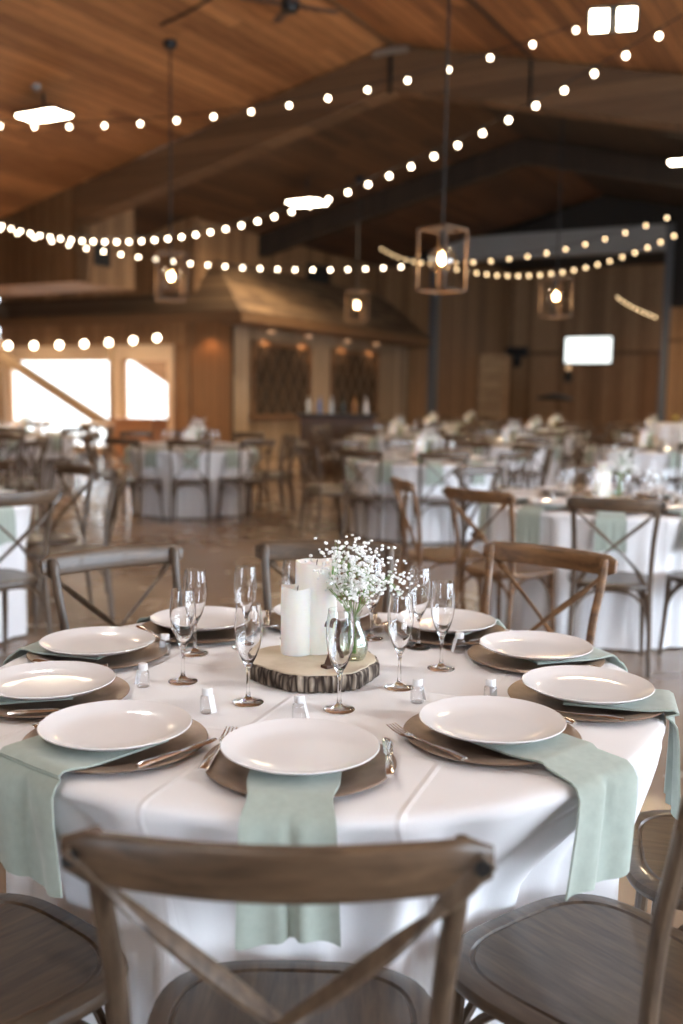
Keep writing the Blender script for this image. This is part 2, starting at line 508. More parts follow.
# loft box
VBX = v_at(78, AG)
lf = MB(); lf.rbox(VL, VBX, AG + .02, AG + 1.5, 3.32, zc(VBX) - .05)
q = [(VL, zc(VL) - .3), (VBX, zc(VL) - .3), (VBX, zc(VBX) + .02), (VL, zc(VL) + .02)]
lf.hexa([RM(v, AG + .02, z) for v, z in q], [RM(v, AG + .3, z) for v, z in q])
struct(lf, 'wall_loft', M_wallg)
struct(MB().rbox(VBX + .002, VBX + .02, AG + .4, AG + 1.52, 3.31, zc(VBX) - .06), 'wall_loft_side', M_walla)
lo = MB().rbox(VBX, VBX + .03, AG + .42, AG + .85, 3.66, 4.05); struct(lo, 'window_3', M_char)
# big gable beams
def gable_beam(v0, v1, name):
    b_ = MB(); h = .62
    q = [(v0, zc(v0) - .02 - h), (v1, zc(v1) - .02 - h), (v1, zc(v1) - .02), (v0, zc(v0) - .02)]
    b_.hexa([RM(v, AG, z) for v, z in q], [RM(v, AG + .38, z) for v, z in q])
    struct(b_, name, M_beam, bevel=.01)
gable_beam(VBX, VR - .01, 'trim_2'); gable_beam(VR + .01, VRT, 'trim_3')
pt = MB(); pt.rbox(VR - .28, VR + .28, AG - .03, AG, ZR - .16, ZR - .07); struct(pt, 'trim_4', simple('plate_steel', (.3, .25, .2), .5, metal=.4))
for k in (1,):
    vj = v_at(516, AG); jb = MB(); jb.rbox(vj - .02, vj + .02, AG - .012, AG, zc(vj) - .64, zc(vj) - .03); struct(jb, 'trim_5', M_black)
jb = MB(); jb.rbox(VR - .03, VR + .03, AG - .02, AG, ZR - .7, ZR - .17); struct(jb, 'trim_6', M_black)
# conduit joints on the right slope
cj = MB(); vj = v_at(516, AG)
cj.bar(RM(vj, 2, zc(vj) - .01), RM(vj, AG, zc(vj) - .01), .03, .02); struct(cj, 'trim_7', M_black)
# second (dark) truss farther back
def truss(a, h, zoff, name):
    for i, (v0, v1) in enumerate(((VIN, VR), (VR, VRT))):
        b_ = MB(); q = [(v0, zc(v0) - zoff - h), (v1, zc(v1) - zoff - h), (v1, zc(v1) - zoff), (v0, zc(v0) - zoff)]
        b_.hexa([RM(v, a, z) for v, z in q], [RM(v, a + .3, z) for v, z in q]); struct(b_, name + str(i), M_ceil_shade)
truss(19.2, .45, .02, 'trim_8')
# inner left wall above and behind the cabin
iw = MB(); iw.rbox(VIN - .15, VIN, AW, AE, 0, zc(VIN) + .02); struct(iw, 'wall_inner', M_walla)
# dark loft window on it
wn = MB(); wn.rbox(VIN, VIN + .03, 21.3, 22.4, 3.95, 4.62); struct(wn, 'window_4', M_char)
# end wall with portal
VP0, VP1 = v_at(430, AE), v_at(657, AE)
ZH = aty(575, 251, 25).z
ew = MB()
ew.rbox(VIN - .15, VP0, AE, AE + .2, 0, zc(VIN)); ew.rbox(VP1, VRT, AE, AE + .2, 0, zc(VRT) + .0)
struct(ew, 'wall_end', M_wallg)
ZHT = ZH + .62
gp = MB()
q = [(VIN, zc(VIN)), (VP0, zc(VIN)), (VP0, ZHT), (VP1, ZHT), (VP1, zc(VRT)), (VRT, zc(VRT)), (VR, ZR)]
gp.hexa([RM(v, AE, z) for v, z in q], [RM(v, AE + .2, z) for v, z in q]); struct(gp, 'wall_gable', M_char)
struct(MB().rbox(VP0, VP1, AE - .08, AE + .2, ZH, ZHT), 'trim_9', M_headg)
struct(MB().rbox(VP0 - .12, VP0 + .06, AE - .1, AE + .2, 0, ZHT + .35), 'trim_10', M_grey)
struct(MB().rbox(VP1 - .06, VP1 + .12, AE - .1, AE + .2, 0, ZHT), 'trim_11', M_grey)
# horizontal belt on the right wall part
struct(MB().rbox(VP1 + .12, VRT, AE - .04, AE, 2.8, 2.9), 'trim_12', M_beam)
# right side wall part standing forward (bright boards at the picture's right edge)
# back room behind the portal
br_ = MB(); br_.rbox(VIN, 2, AB, AB + .2, 0, 6.2); struct(br_, 'wall_far', M_wallg)
br_ = MB(); br_.rbox(VIN - .2, VIN, AE + .2, AB, 0, 6.2); struct(br_, 'wall_far_left', M_walla)
br_ = MB(); br_.rbox(2, 2.2, AE + .2, AB, 0, 6.2); struct(br_, 'wall_far_right', M_walla)
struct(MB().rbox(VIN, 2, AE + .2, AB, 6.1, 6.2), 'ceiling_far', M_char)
struct(MB().rbox(v_at(500, AB), v_at(655, AB), AB - .06, AB, 3.0, 3.14), 'trim_13', M_beam)
struct(MB().rbox(v_at(452, AB), v_at(476, AB), AB - .06, AB, 2.5, 5.0), 'trim_14', M_char)
struct(MB().rbox(v_at(636, AB), v_at(654, AB), AB - .06, AB, 0, 3.0), 'door_1', M_cabg)
# pale brick fireplace-like pier in the back room
pr = MB(); pr.rbox(v_at(446, 33), v_at(500, 33), 33, 33.6, 0, 2.9); struct(pr, 'wall_pier', planks('pier_blocks', [(.3, .17, .08), (.45, .28, .14)], UPV, ev, .25, .8, .08, .5))

# ---------------------------------------------------------------- the cabin
def ap(px, Y): return (px - PW / 2) / FPX * Y
cab = empty('cabin', RM(-11.2, AW, 0), 0, 'plank cabin with shake roof built along the left side of the hall', 'cabin')
cab['kind'] = 'structure'; cb0 = cab.location.copy()
def cbuild(mb, name, mat, par=cab, **k):
    off = cb0
    mb.v = [Vector(p) - off for p in mb.v]; return mb.build(name, mat, par, **k)
ze = 3.0
AC0, AC1 = AW + .1, AE - .3
AEV = AW - .45
VE = v_at(238, AEV)
VCF = VE - .5
cbuild(MB().rbox(VCF - .15, VCF, AC0, AC1, 0, 3.0), 'long_wall', M_caba)
cbuild(MB().rbox(VT, VCF, AC0 - .05, AC0 + .1, 0, 3.0), 'end_wall', M_cabg)
cbuild(MB().rbox(VCF - .02, VCF + .06, AC0 - .1, AC0 + .1, 0, 2.95), 'corner_board', M_caba)
for (p0_, p1_) in ((252, 306), (330, 373)):
    def a_at(px, v):
        t = (px - PW / 2) / FPX
        return v * (math.cos(PSI) + t * math.sin(PSI)) / (t * math.cos(PSI) - math.sin(PSI))
    a0, a1 = a_at(p0_, VCF), a_at(p1_, VCF)
    w = MB(); w.rbox(VCF, VCF + .05, a0 - .1, a0, .95, 2.5); w.rbox(VCF, VCF + .05, a1, a1 + .1, .95, 2.5)
    w.rbox(VCF, VCF + .05, a0 - .1, a1 + .1, 2.4, 2.52); w.rbox(VCF, VCF + .09, a0 - .15, a1 + .15, .85, .97)
    wo = cbuild(w, 'window', M_beam)
    pn = MB().rbox(VCF, VCF + .012, a0, a1, .97, 2.4); cbuild(pn, 'pane', M_darkglass, wo)
    # diamond lattice
    lt = MB(); n = 5
    for i in range(n):
        s0, s1 = a0 + (a1 - a0) * i / n, a0 + (a1 - a0) * (i + 1) / n
        for (y0, y1, z0, z1) in ((s0, s1, .97, 1.7), (s1, s0, 1.68, 2.4), (s1, s0, .97, 1.7), (s0, s1, 1.68, 2.4)):
            lt.bar(RM(VCF + .03, y0, z0), RM(VCF + .03, y1, z1), .015, .05, tuple(EA))
    cbuild(lt, 'lattice', M_chair, wo)
rf = MB()
zt = 4.22
# long slope, near hip and left front slope
E1, E2 = RM(VE, AEV, ze), RM(VE, AE - .02, ze)
T1, T2 = RM(VIN, AEV + 1.35, zt), RM(VIN, AE - .02, zt - .0)
FL, TL = RM(VL, AEV, ze), RM(VL, AEV + 1.35, zt)
dn = Vector((0, 0, .1))
rf.hexa([E1 - dn, E2 - dn, T2 - dn, T1 - dn], [E1, E2, T2, T1])
cbuild(rf, 'roof_slope', M_shake)
rf = MB(); rf.hexa([FL - dn, E1 - dn, T1 - dn, TL - dn], [FL, E1, T1, TL]); cbuild(rf, 'front_roof', M_shake)
fa = MB(); fa.rbox(VE - .02, VE + .06, AEV - .06, AE - .05, ze - .2, ze); cbuild(fa, 'fascia', M_beam)
fa = MB(); fa.rbox(VL, VE + .06, AEV - .06, AEV + .02, ze - .2, ze); cbuild(fa, 'fascia', M_beam)
cbuild(MB().rbox(VCF, VE, AEV, AE - .05, ze - .24, ze - .16), 'soffit', M_beam)
for px in (261, 298, 337, 365):
    a = a_at(px, VCF)
    lp = MB(); lp.lathe([(.001, 0), (.09, 0), (.1, .07), (.001, .07)], 14, tuple(RM(VCF + .22, a, ze - .30)))
    lo = cbuild(lp, 'eave_lamp', M_black)
    gl = MB(); gl.lathe([(.001, 0), (.08, 0), (.08, -.01), (.001, -.01)], 14, tuple(RM(VCF + .22, a, ze - .30)))
    cbuild(gl, 'lamp_lens', M_spot, lo)
def pt_light(loc, e, col, r=.05, name='lamp_light', spot=None):
    l = bpy.data.lights.new(name, 'SPOT' if spot else 'POINT'); l.energy = e; l.color = col; l.shadow_soft_size = r
    if spot: l.spot_size = math.radians(spot); l.spot_blend = .6
    o = bpy.data.objects.new(name, l); COL.objects.link(o); o.location = loc; return o
for px in (261, 298, 337, 365):
    pt_light(RM(VCF + .22, a_at(px, VCF), ze - .34), 15, (1, .6, .32), .06, 'eave_lamp_light', 130)
pt_light(RM((VT + VCF) / 2 + .2, AW - .2, ze - .36), 12, (1, .5, .22), .06, 'eave_lamp_light', 130)

# ================================================================ LAMPS AND STRINGS
def flat_lamp(name, label, c, n, sx, sy, gap=.03, tilt=0):
    """twin panel lamp hanging under the ceiling at c"""
    c = Vector(c)
    e = empty(name, c, PI / 2 - PSI * 0, label, 'ceiling lamp', 'flat panel lamps under the ceiling')
    e.rotation_euler.z = -PSI + PI / 2
    v, a = va(c); zz = zc(v)
    if tilt:
        tgt = (Vector((0, 0, 1.4)) - c).normalized().lerp(Vector((0, 0, -1)), 1 - tilt)
        e.rotation_euler = tgt.to_track_quat('-Z', 'X').to_euler()
    hb = MB(); hb.box((0, 0, .035), (sx + .06, sy * 2 + gap + .06, .05)); hb.build('housing', M_black, e)
    for s in (-1, 1):
        p = MB(); p.box((0, s * (sy + gap) / 2, 0), (sx, sy, .02)); p.build('lamp_panel', M_panel, e)
    st = MB(); st.tube([(0, 0, .06), (0, 0, max(.07, zz - c.z - .005))], .02, 8); st.build('stem', M_black, e)
    return e
def hitc(px, py, drop=.18):
    r = ray(px, py); lo_, hi_ = 1.0, 60.0
    for _ in range(60):
        m_ = (lo_ + hi_) / 2; p = C0 + r * m_; v, a = va(p)
        if p.z < zc(v) - drop: lo_ = m_
        else: hi_ = m_
    return C0 + r * lo_
flat_lamp('panel_lamp', 'twin panel lamp glowing white below the left roof slope', hitc(44, 116, .30), 2, .36, .33, .03, 0)
flat_lamp('panel_lamp', 'twin square panel lamp glowing at the top right of the ceiling', hitc(613, 20, .28), 2, .2, .17, .10, .75)
flat_lamp('panel_lamp', 'small flat lamp glowing behind the big timber beam', aty(307, 203, 20), 2, .5, .3)
flat_lamp('panel_lamp', 'glowing lamp at the right edge below the timber beam', aty(683, 162, 17.5), 2, .25, .2)

def bulb_string(p0, p1, sag, n, mat, label, r=.024, ext=(0, 0), wire=.006, skip=None):
    p0, p1 = Vector(p0), Vector(p1)
    mid = (p0 + p1) / 2
    o = empty('string_lights', mid, 0, label, 'string lights', 'strings of bulbs across the hall')
    def at(t):
        p = p0.lerp(p1, t); p.z -= 4 * sag * t * (1 - t); return p - mid
    w = MB(); w.tube([at(i / n) + Vector((0, 0, r + .03)) for i in range(-ext[0], n + ext[1] + 1)], wire, 4)
    w.build('cable', M_black, o)
    bm_ = MB(); bm_.ball((0, 0, 0), r, 10, 6, 1.05); me = bm_.mesh('bulb', mat)
    sk = MB().lathe([(.012, r * .8), (.014, r + .035), (.001, r + .036)], 8).mesh('socket', M_black)
    for i in range(-ext[0], n + ext[1] + 1):
        if skip and skip(i): continue
        b_ = bpy.data.objects.new('bulb', me); COL.objects.link(b_); b_.parent = o; b_.location = at(i / n)
        s_ = bpy.data.objects.new('socket', sk); COL.objects.link(s_); s_.parent = b_
    return o
bulb_string(aty(0, 126, 12.3), aty(576, 30, 11.0), .30, 15, M_bulb, 'topmost string of bulbs sweeping under the big timber beam', ext=(1, 1))
bulb_string(aty(659, 36, 8.4), aty(2, 226, 15.9), .78, 38, M_bulb, 'long string of bulbs falling from top right to middle left', ext=(1, 0))
bulb_string(aty(0, 229, 16.5), aty(401, 267, 16.2), .26, 23, M_bulb, 'low level string of bulbs passing in front of the cabin roof')
bulb_string(aty(372, 242, 27.5), aty(430, 264, 19.5), .12, 9, M_bulb_far, 'short receding string of bulbs left of the middle lantern', r=.022)
bulb_string(aty(438, 263, 17), aty(667, 218, 15.5), .18, 12, M_bulb_far, 'upper string of bulbs before the grey header beam')
bulb_string(aty(447, 267, 22), aty(674, 236, 19), .42, 20, M_bulb_far, 'lower sagging string of bulbs before the dark portal', r=.028)
bulb_string(aty(618, 298, 33), aty(655, 317, 28), .05, 8, M_bulb_far, 'short bright string of bulbs inside the back room', r=.03)
bulb_string(aty(-18, 345, 18.6), aty(157, 338, 19.6), .06, 7, M_bulb, 'string of large bulbs above the bright windows', r=.06)

def lantern(c, size, label, rot=20):
    c = Vector(c); S = size
    e = empty('pendant_lantern', c, math.radians(rot), label, 'pendant lamp', 'open wooden lantern pendants')
    f_ = MB(); h, w = S / 2, S * .29
    for i in (-1, 1):
        for j in (-1, 1): f_.box((i * w, j * w, 0), (.018, .018, S))
    for k in (-1, 1):
        for s in (-1, 1):
            f_.box((0, s * w, k * h), (2 * w + .018, .018, .018)); f_.box((s * w, 0, k * h), (.018, 2 * w + .018, .018))
    f_.box((0, 0, h), (2 * w, .03, .028))
    f_.build('frame', M_lantern, e)
    g = MB(); g.ball((0, 0, 0), S * .24, 20, 12); g.build('glass_globe', M_globe, e)
    b_ = MB(); b_.ball((0, 0, 0), S * .055, 12, 8, 1.3); b_.build('filament_bulb', M_fil, e)
    s_ = MB(); s_.lathe([(.001, S * .16), (.025, S * .16), (.03, S * .3), (.012, S * .5), (.001, S * .5)], 12); s_.build('socket', M_black, e)
    v, a = va(c); top = (zc(v)) - c.z
    cd = MB(); cd.tube([(0, 0, S * .5), (0, 0, top - .02)], .012, 6); cd.build('cord', M_black, e)
    cp = MB(); cp.lathe([(.001, top - .1), (.07, top - .09), (.09, top - .02), (.09, top), (.001, top)], 14); cp.build('canopy', M_black, e)
    pt_light(c + Vector((0, 0, -.09 * S)), 14, (1, .66, .36), .05, 'lantern_light')
    return e
lantern(aty(171, 277, 13.7), .61, 'open frame wooden lantern hanging nearest the left wall')
lantern(aty(442, 260, 9.2), .54, 'largest open frame lantern hanging in the middle of the hall', 47)
lantern(aty(556, 297, 15.2), .58, 'open frame lantern hanging before the dark back room')
lantern(aty(357, 306, 20.5), .58, 'small distant lantern hanging over the cabin roof edge')

# supply cable running along the ceiling to the left lantern canopy
pa, pb = hitc(161, 25, .04), hitc(212, -2, .04)
sw = MB(); sw.tube([pa - pa, (pb - pa) * .5 + Vector((0, 0, -.02)), pb - pa], .018, 6)
sw.build('ceiling_cable', M_black, loc=pa, label='black cable along the ceiling to the left lantern canopy', cat='cable')

# ceiling fan
fp = hitc(290, 5, .35)
fan = empty('ceiling_fan', fp, 0, 'dark ceiling fan at the top middle of the ceiling', 'ceiling fan')
MB().lathe([(.001, -.09), (.09, -.08), (.12, 0), (.1, .08), (.001, .09)], 18).build('motor', M_black, fan)
v, a = va(fp); MB().tube([(0, 0, .06), (0, 0, zc(v) - fp.z)], .02, 8).build('rod', M_black, fan)
for k in range(4):
    q = k * PI / 2 + .35
    bl = MB(); d = Vector((math.cos(q), math.sin(q), 0)); bl.bar(d * .1, d * .62, .12, .012); bl.build('blade', M_easel, fan, bevel=.003)

# smoke detector / sprinkler on ceiling above left lamp
sp = hitc(36, 86, .01)
MB().lathe([(.001, -.06), (.05, -.055), (.07, -.01), (.07, 0.02), (.001, .02)], 16).build('ceiling_sensor', simple('grey_plastic', (.25, .22, .2), .5), loc=sp, label='small round sensor on the ceiling above the left lamp', cat='sensor')

# ================================================================ BACK ROOM FITTINGS
pc = aty(588.5, 349.5, 31.5)
tv = empty('screen', RM(va(pc)[0], AB - .03, 0), -PSI, 'bright white wall screen glowing in the back room', 'screen')
def at_plane(px, py, a):
    r = ray(px, py); t = a / r.dot(EA); return C0 + r * t
s0, s1 = at_plane(565, 363, AB - .1), at_plane(612, 337, AB - .1)
tv.location = (s0 + s1) / 2; tv.location.z = min(s0.z, s1.z)
wv = va(s1)[0] - va(s0)[0]; hz = abs(s1.z - s0.z)
MB().box((0, .03, hz / 2), (wv + .12, .06, hz + .12)).build('bezel', M_black, tv, bevel=.01)
MB().box((0, -.01, hz / 2), (wv, .03, hz)).build('display', M_screen, tv)
p = at_plane(568, 382, AB - .12)
sc_ = empty('wall_sconce', p, -PSI, 'black wall sconce below the bright screen', 'wall lamp')
MB().lathe([(.001, 0), (.16, .05), (.12, .3), (.06, .42), (.001, .42)], 14).build('shade', M_black, sc_)
MB().ball((0, 0, .5), .1, 12, 8).build('globe', simple('opal_globe', (.6, .45, .3), .4, emit=(1, .6, .3), es=.5), sc_)
p = at_plane(514, 352, AB - .2)
wb = empty('wall_speaker', p, -PSI, 'black box on the back room wall left of the screen', 'speaker')
MB().box((0, 0, 0), (1.0, .3, .35)).build('cabinet', M_black, wb, bevel=.02)
MB().box((.1, .1, -.35), (.25, .1, .4)).build('bracket', M_black, wb)
p = at_plane(554, 400, AE + 4)
hb = MB(); hb.lathe([(.001, 0), (.5, .0), (.55, .06), (.3, .14), (.001, .2)], 24)
hb.build('dark_parasol', M_black, loc=(p.x, p.y, p.z), label='low dark dome shape beyond the far tables', cat='parasol')
hs = MB(); hs.tube([(p.x, p.y, 0), (p.x, p.y, p.z + .02)], .05, 8)

# ================================================================ CHAIR
def seat_loop(s, n=44, dy=0):
    """rounded trapezoid outline scaled about its centre by inset s (metres)"""
    out = []
    for i in range(n):
        q = 2 * PI * i / n
        c, si = math.cos(q), math.sin(q)
        e = .62
        x = math.copysign(abs(c) ** e, c); y = math.copysign(abs(si) ** e, si)
        hw = (.213 + .018 * y) - s; hd = .222 - s
        out.append((x * hw, y * hd + .012))
    return out
def make_seat():
    m_ = MB(); n = 44
    rings = [(.012, .424), (.003, .428), (0, .438), (.003, .449), (.010, .453), (.034, .4535), (.037, .4495), (.040, .4495), (.043, .453), (.12, .4515), (.19, .4505)]
    vs = []
    for s, z in rings: vs += [(x, y, z) for x, y in seat_loop(s, n)]
    fs = []
    for i in range(len(rings) - 1):
        for j in range(n): fs.append((i * n + j, i * n + (j + 1) % n, (i + 1) * n + (j + 1) % n, (i + 1) * n + j))
    fs.append(tuple(range(n))[::-1]); fs.append(tuple((len(rings) - 1) * n + j for j in range(n)))
    return m_.add(vs, fs)
def rail_y(x): return -.262 - .042 * math.cos(PI * x / .48)
def make_rail():
    m_ = MB(); k = 17; n = 14; vs = []; fs = []
    for i in range(k):
        t = -1 + 2 * i / (k - 1); x = .236 * t
        sh = 1 if abs(t) < .9 else (.86 if abs(t) < .97 else .62)
        hh = (.0315 + .002 * (1 - t * t)) * sh; th = .0125 * sh
        for j in range(n):
            q = 2 * PI * j / n; cz = math.copysign(abs(math.sin(q)) ** .6, math.sin(q)); cy = math.copysign(abs(math.cos(q)) ** .6, math.cos(q))
            z = .864 + hh * cz; vs.append((x, rail_y(x) + th * cy - (z - .864) * .15, z))
    for i in range(k - 1):
        for j in range(n): fs.append((i * n + j, i * n + (j + 1) % n, (i + 1) * n + (j + 1) % n, (i + 1) * n + j))
    fs.append(tuple(range(n))[::-1]); fs.append(tuple((k - 1) * n + j for j in range(n)))
    return m_.add(vs, fs)
def bez(pts, k=10):
    """Catmull-Rom through the points"""
    P = [Vector(p) for p in pts]; P = [P[0] * 2 - P[1]] + P + [P[-1] * 2 - P[-2]]; out = []
    for i in range(1, len(P) - 2):
        for j in range(k):
            t = j / k; a, b_, c, d = P[i - 1:i + 3]
            out.append(.5 * ((2 * b_) + (c - a) * t + (2 * a - 5 * b_ + 4 * c - d) * t * t + (3 * b_ - a - 3 * c + d) * t ** 3))
    out.append(P[-2]); return out
def part_set():
    P = []
    P.append(('seat', make_seat(), M_seat))
    P.append(('top_rail', make_rail(), M_chair_x))
    for s in (-1, 1):
        c = bez([(s * .195, -.235, 0), (s * .19, -.215, .22), (s * .185, -.195, .44), (s * .19, -.208, .66), (s * .2, -.238, .80), (s * .203, -.254, .886)], 6)
        P.append(('rear_leg', MB().tube(c, [.0135] * (len(c) - 1) + [.009], 10, .95), M_chair_z))
        c = bez([(s * .178, .165, .426), (s * .184, .178, .2), (s * .19, .195, 0)], 5)
        P.append(('front_leg', MB().tube(c, [.016 - .005 * i / (len(c) - 1) for i in range(len(c))], 10), M_chair_z))
    for s in (-1, 1):
        y0 = .012 if s > 0 else -.006
        c = bez([(s * .228, rail_y(.228) - .016, .875), (s * .15, -.268 - y0, .79), (0, -.247 - y0, .655), (-s * .11, -.215 - y0 * .5, .54), (-s * .165, -.205, .456)], 6)
        P.append(('cross_slat', MB().tube(c, .0135, 8, .45, ref=(s * .7, 0, .7)), M_chair_z))
    for s in (-1, 1):
        c = bez([(s * .19, -.215, .20), (s * .178, -.185, .33), (s * .165, -.10, .405), (s * .162, .0, .42), (s * .165, .08, .405), (s * .176, .15, .33), (s * .186, .178, .22)], 4)
        P.append(('bent_brace', MB().tube(c, .0085, 8), M_chair))
    for s in (-1, 1):
        yy = .17 if s > 0 else -.2
        c = bez([(-.186, yy, .22), (-.17, yy * .97, .33), (-.1, yy * .92, .405), (0, yy * .9, .42), (.1, yy * .92, .405), (.17, yy * .97, .33), (.186, yy, .22)], 4)
        P.append(('bent_brace', MB().tube(c, .0085, 8), M_chair))
    for s in (-1, 1):
        c = MB().tube([(s * .222, rail_y(.222) - .012, .868), (s * .222, rail_y(.222) - .023, .868)], .009, 10)
        P.append(('plug', c, M_black))
    return P
parts = part_set()
chair0 = empty('crossback_chair', label='x', cat='chair')
for nme, mb_, mt_ in parts: mb_.build(nme, mt_, chair0)
allm = MB()
for nme, mb_, mt_ in parts:
    if nme != 'plug': allm.add(mb_.v, mb_.f)
chair_far = allm.build('crossback_chair', M_chair, label='x', cat='chair')

# ================================================================ TABLEWARE
plate0 = MB().lathe([(.001, .0035), (.066, .0035), (.07, 0), (.076, 0), (.08, .003), (.112, .0085), (.131, .0175), (.1335, .0198), (.1325, .0211), (.129, .0202), (.110, .0115), (.088, .0072), (.06, .0064), (.001, .0062)], 72).build('dinner_plate', M_plate, label='x', cat='plate', ang=60)
def ring_w(q): return 1
charger0 = MB().lathe([(.001, 0), (.105, 0), (.118, .002), (.135, .009), (.160, .0105), (.162, .0125), (.1605, .0142), (.156, .0138), (.135, .0122), (.118, .0055), (.10, .0035), (.001, .0035)], 72).build('charger_plate', M_charger, label='x', cat='charger plate', ang=50)
fk = MB()
fk.tube([(0, -.095, .004), (0, -.06, .006), (0, -.01, .004), (0, .03, .004), (0, .045, .003)], [.0085, .0075, .004, .0032, .006], 10, .28, ref=(1, 0, 0))
fk.tube([(0, .04, .003), (0, .055, .0015), (0, .066, .002)], [.006, .0115, .0118], 10, .14, ref=(1, 0, 0))
for i in range(4):
    x = -.0093 + i * .0062; fk.tube([(x, .062, .002), (x * 1.02, .082, .004), (x, .103, .009)], [.0021, .0019, .0011], 6, .6, ref=(1, 0, 0))
fork0 = fk.build('fork', M_steel, label='x', cat='fork')
kf = MB()
kf.tube([(0, -.11, .005), (0, -.09, .006), (0, -.01, .0055), (0, .005, .005)], [.007, .0095, .0075, .005], 10, .45, ref=(1, 0, 0))
kf.tube([(0, .003, .005), (.001, .02, .005), (.001, .08, .005), (-.002, .105, .005), (-.005, .115, .005)], [.0055, .0095, .0105, .008, .001], 10, .1, ref=(1, 0, 0))
knife0 = kf.build('knife', M_steel, label='x', cat='knife')
# champagne flute
flute0 = empty('champagne_flute', label='x', cat='glass')
bowl = [(.0035, .074), (.0085, .080), (.0175, .097), (.0250, .120), (.0280, .142), (.0284, .160), (.0265, .182), (.0244, .203),
        (.0233, .203), (.0254, .182), (.0272, .160), (.0268, .142), (.0238, .121), (.0162, .099), (.0065, .0835), (.001, .0815)]
MB().lathe(bowl[:], 36).build('bowl', M_glassy, flute0, ang=60)
MB().lathe([(.001, 0), (.031, 0), (.0318, .0012), (.030, .0028), (.018, .0045), (.009, .0075), (.0052, .013), (.0038, .025), (.0034, .05), (.0038, .064), (.0052, .072), (.0085, .080), (.001, .0812)], 32).build('stem_and_foot', M_glassy, flute0, ang=60)
# small bottle favour with white cap
fav0 = empty('mini_bottle', label='x', cat='bottle')
MB().lathe([(.001, 0), (.0125, 0), (.0138, .002), (.0138, .028), (.0125, .033), (.008, .037), (.008, .041), (.007, .041), (.007, .037), (.0115, .032), (.0128, .027), (.0128, .003), (.001, .002)], 20).build('glass_body', M_thin, fav0, ang=60)
MB().lathe([(.001, .036), (.0098, .036), (.0105, .038), (.0105, .048), (.0095, .05), (.001, .0505)], 20).build('cap', M_capw, fav0)
tg = MB(); tg.bar((.010, .0, .036), (.0185, .0, .003), .015, .0012, (1, 0, 0)); tg.build('paper_tag', M_paper, fav0)

# napkins: a folded strip over the charger rim and down the cloth
def napkin_mesh(hang, width, pleat, edge=.188, skew=0.0, seed=0):
    R_ = random.Random(seed); m_ = MB()
    path = [(.045, .0190), (-.02, .0190), (-.07, .0190), (-.105, .0190), (-.128, .0195), (-.150, .0215), (-.166, .0215), (-.176, .0150),
            (-edge - .004, .0085), (-edge - .016, .0), (-edge - .022, -.015), (-edge - .025, -.04)]
    zs = 9
    for i in range(1, zs + 1): path.append((-edge - .026 - .004 * i / zs, -.04 - (hang - .04) * i / zs))
    nu = 21; k = len(path); top = []; bot = []
    ph = R_.uniform(0, 6)
    for i, (y, z) in enumerate(path):
        t = i / (k - 1); hangt = max(0, min(1, (-z) / hang)) if z < 0 else 0
        pin = 1 - .12 * math.exp(-((y + .17) / .04) ** 2) + .06 * hangt
        for j in range(nu):
            u = -1 + 2 * j / (nu - 1)
            f = pleat * (.35 + hangt) * (math.exp(-((u - .05) / .13) ** 2)) * -1 + .35 * pleat * (.2 + hangt) * math.sin(5.5 * u + ph)
            f += .006 * hangt * math.cos(2.1 * u + ph * .7)
            x = u * width / 2 * pin + skew * hangt
            if z >= 0: P = Vector((x, y, z + max(-.0005, f * .25)))
            else: P = Vector((x, y - .004 - max(f, -.012), z + (.006 * math.sin(3 * u + ph) if i == k - 1 else 0)))
            top.append(P); 
            th = .0036
            bot.append(P + (Vector((0, 0, -th)) if z >= 0.004 else Vector((0, th, 0)) if z < -.01 else Vector((0, th * .7, -th * .7))))
    n0 = len(top); vs = top + bot; fs = []
    for i in range(k - 1):
        for j in range(nu - 1):
            a = i * nu + j; fs.append((a, a + 1, a + nu + 1, a + nu)); fs.append((n0 + a, n0 + a + nu, n0 + a + nu + 1, n0 + a + 1))
    for i in range(k - 1):
        for e in (0, nu - 1):
            a = i * nu + e; fs.append((a, a + nu, n0 + a + nu, n0 + a))
    for j in range(nu - 1):
        for i in (0, k - 1):
            a = i * nu + j; fs.append((a, n0 + a, n0 + a + 1, a + 1))
    return m_.add(vs, fs)
nap0 = napkin_mesh(.185, .165, .010, seed=3).build('napkin', M_napkin, label='x', cat='napkin', ang=60)

# centrepiece pieces
def slab_w(q): return 1 + .03 * math.sin(3 * q + 1) + .02 * math.sin(7 * q) + .012 * math.sin(17 * q + 2)
slab0 = empty('wood_slice', label='x', cat='wood slice')
def slab_rough():
    m_ = MB(); n = 160; R_ = random.Random(5); pr = [(.141, 0), (.145, .004), (.146, .018), (.145, .030), (.142, .036)]
    jit = [R_.uniform(-.0045, .003) for _ in range(n)]
    vs = []; fs = []
    for r, z in pr:
        for j in range(n):
            q = 2 * PI * j / n; rr = r * slab_w(q) + (jit[j] + R_.uniform(-.0012, .0012))
            vs.append((rr * math.cos(q), rr * math.sin(q), z))
    for i in range(len(pr) - 1):
        for j in range(n): fs.append((i * n + j, i * n + (j + 1) % n, (i + 1) * n + (j + 1) % n, (i + 1) * n + j))
    fs.append(tuple(range(n))[::-1]); fs.append(tuple((len(pr) - 1) * n + j for j in range(n)))
    return m_.add(vs, fs)
slab_rough().build('bark_rim', M_bark, slab0, ang=25)
MB().lathe([(.001, .0355), (.138, .0355), (.139, .038), (.137, .0395), (.001, .040)], 96, wob=slab_w).build('cut_face', M_slabtop, slab0)
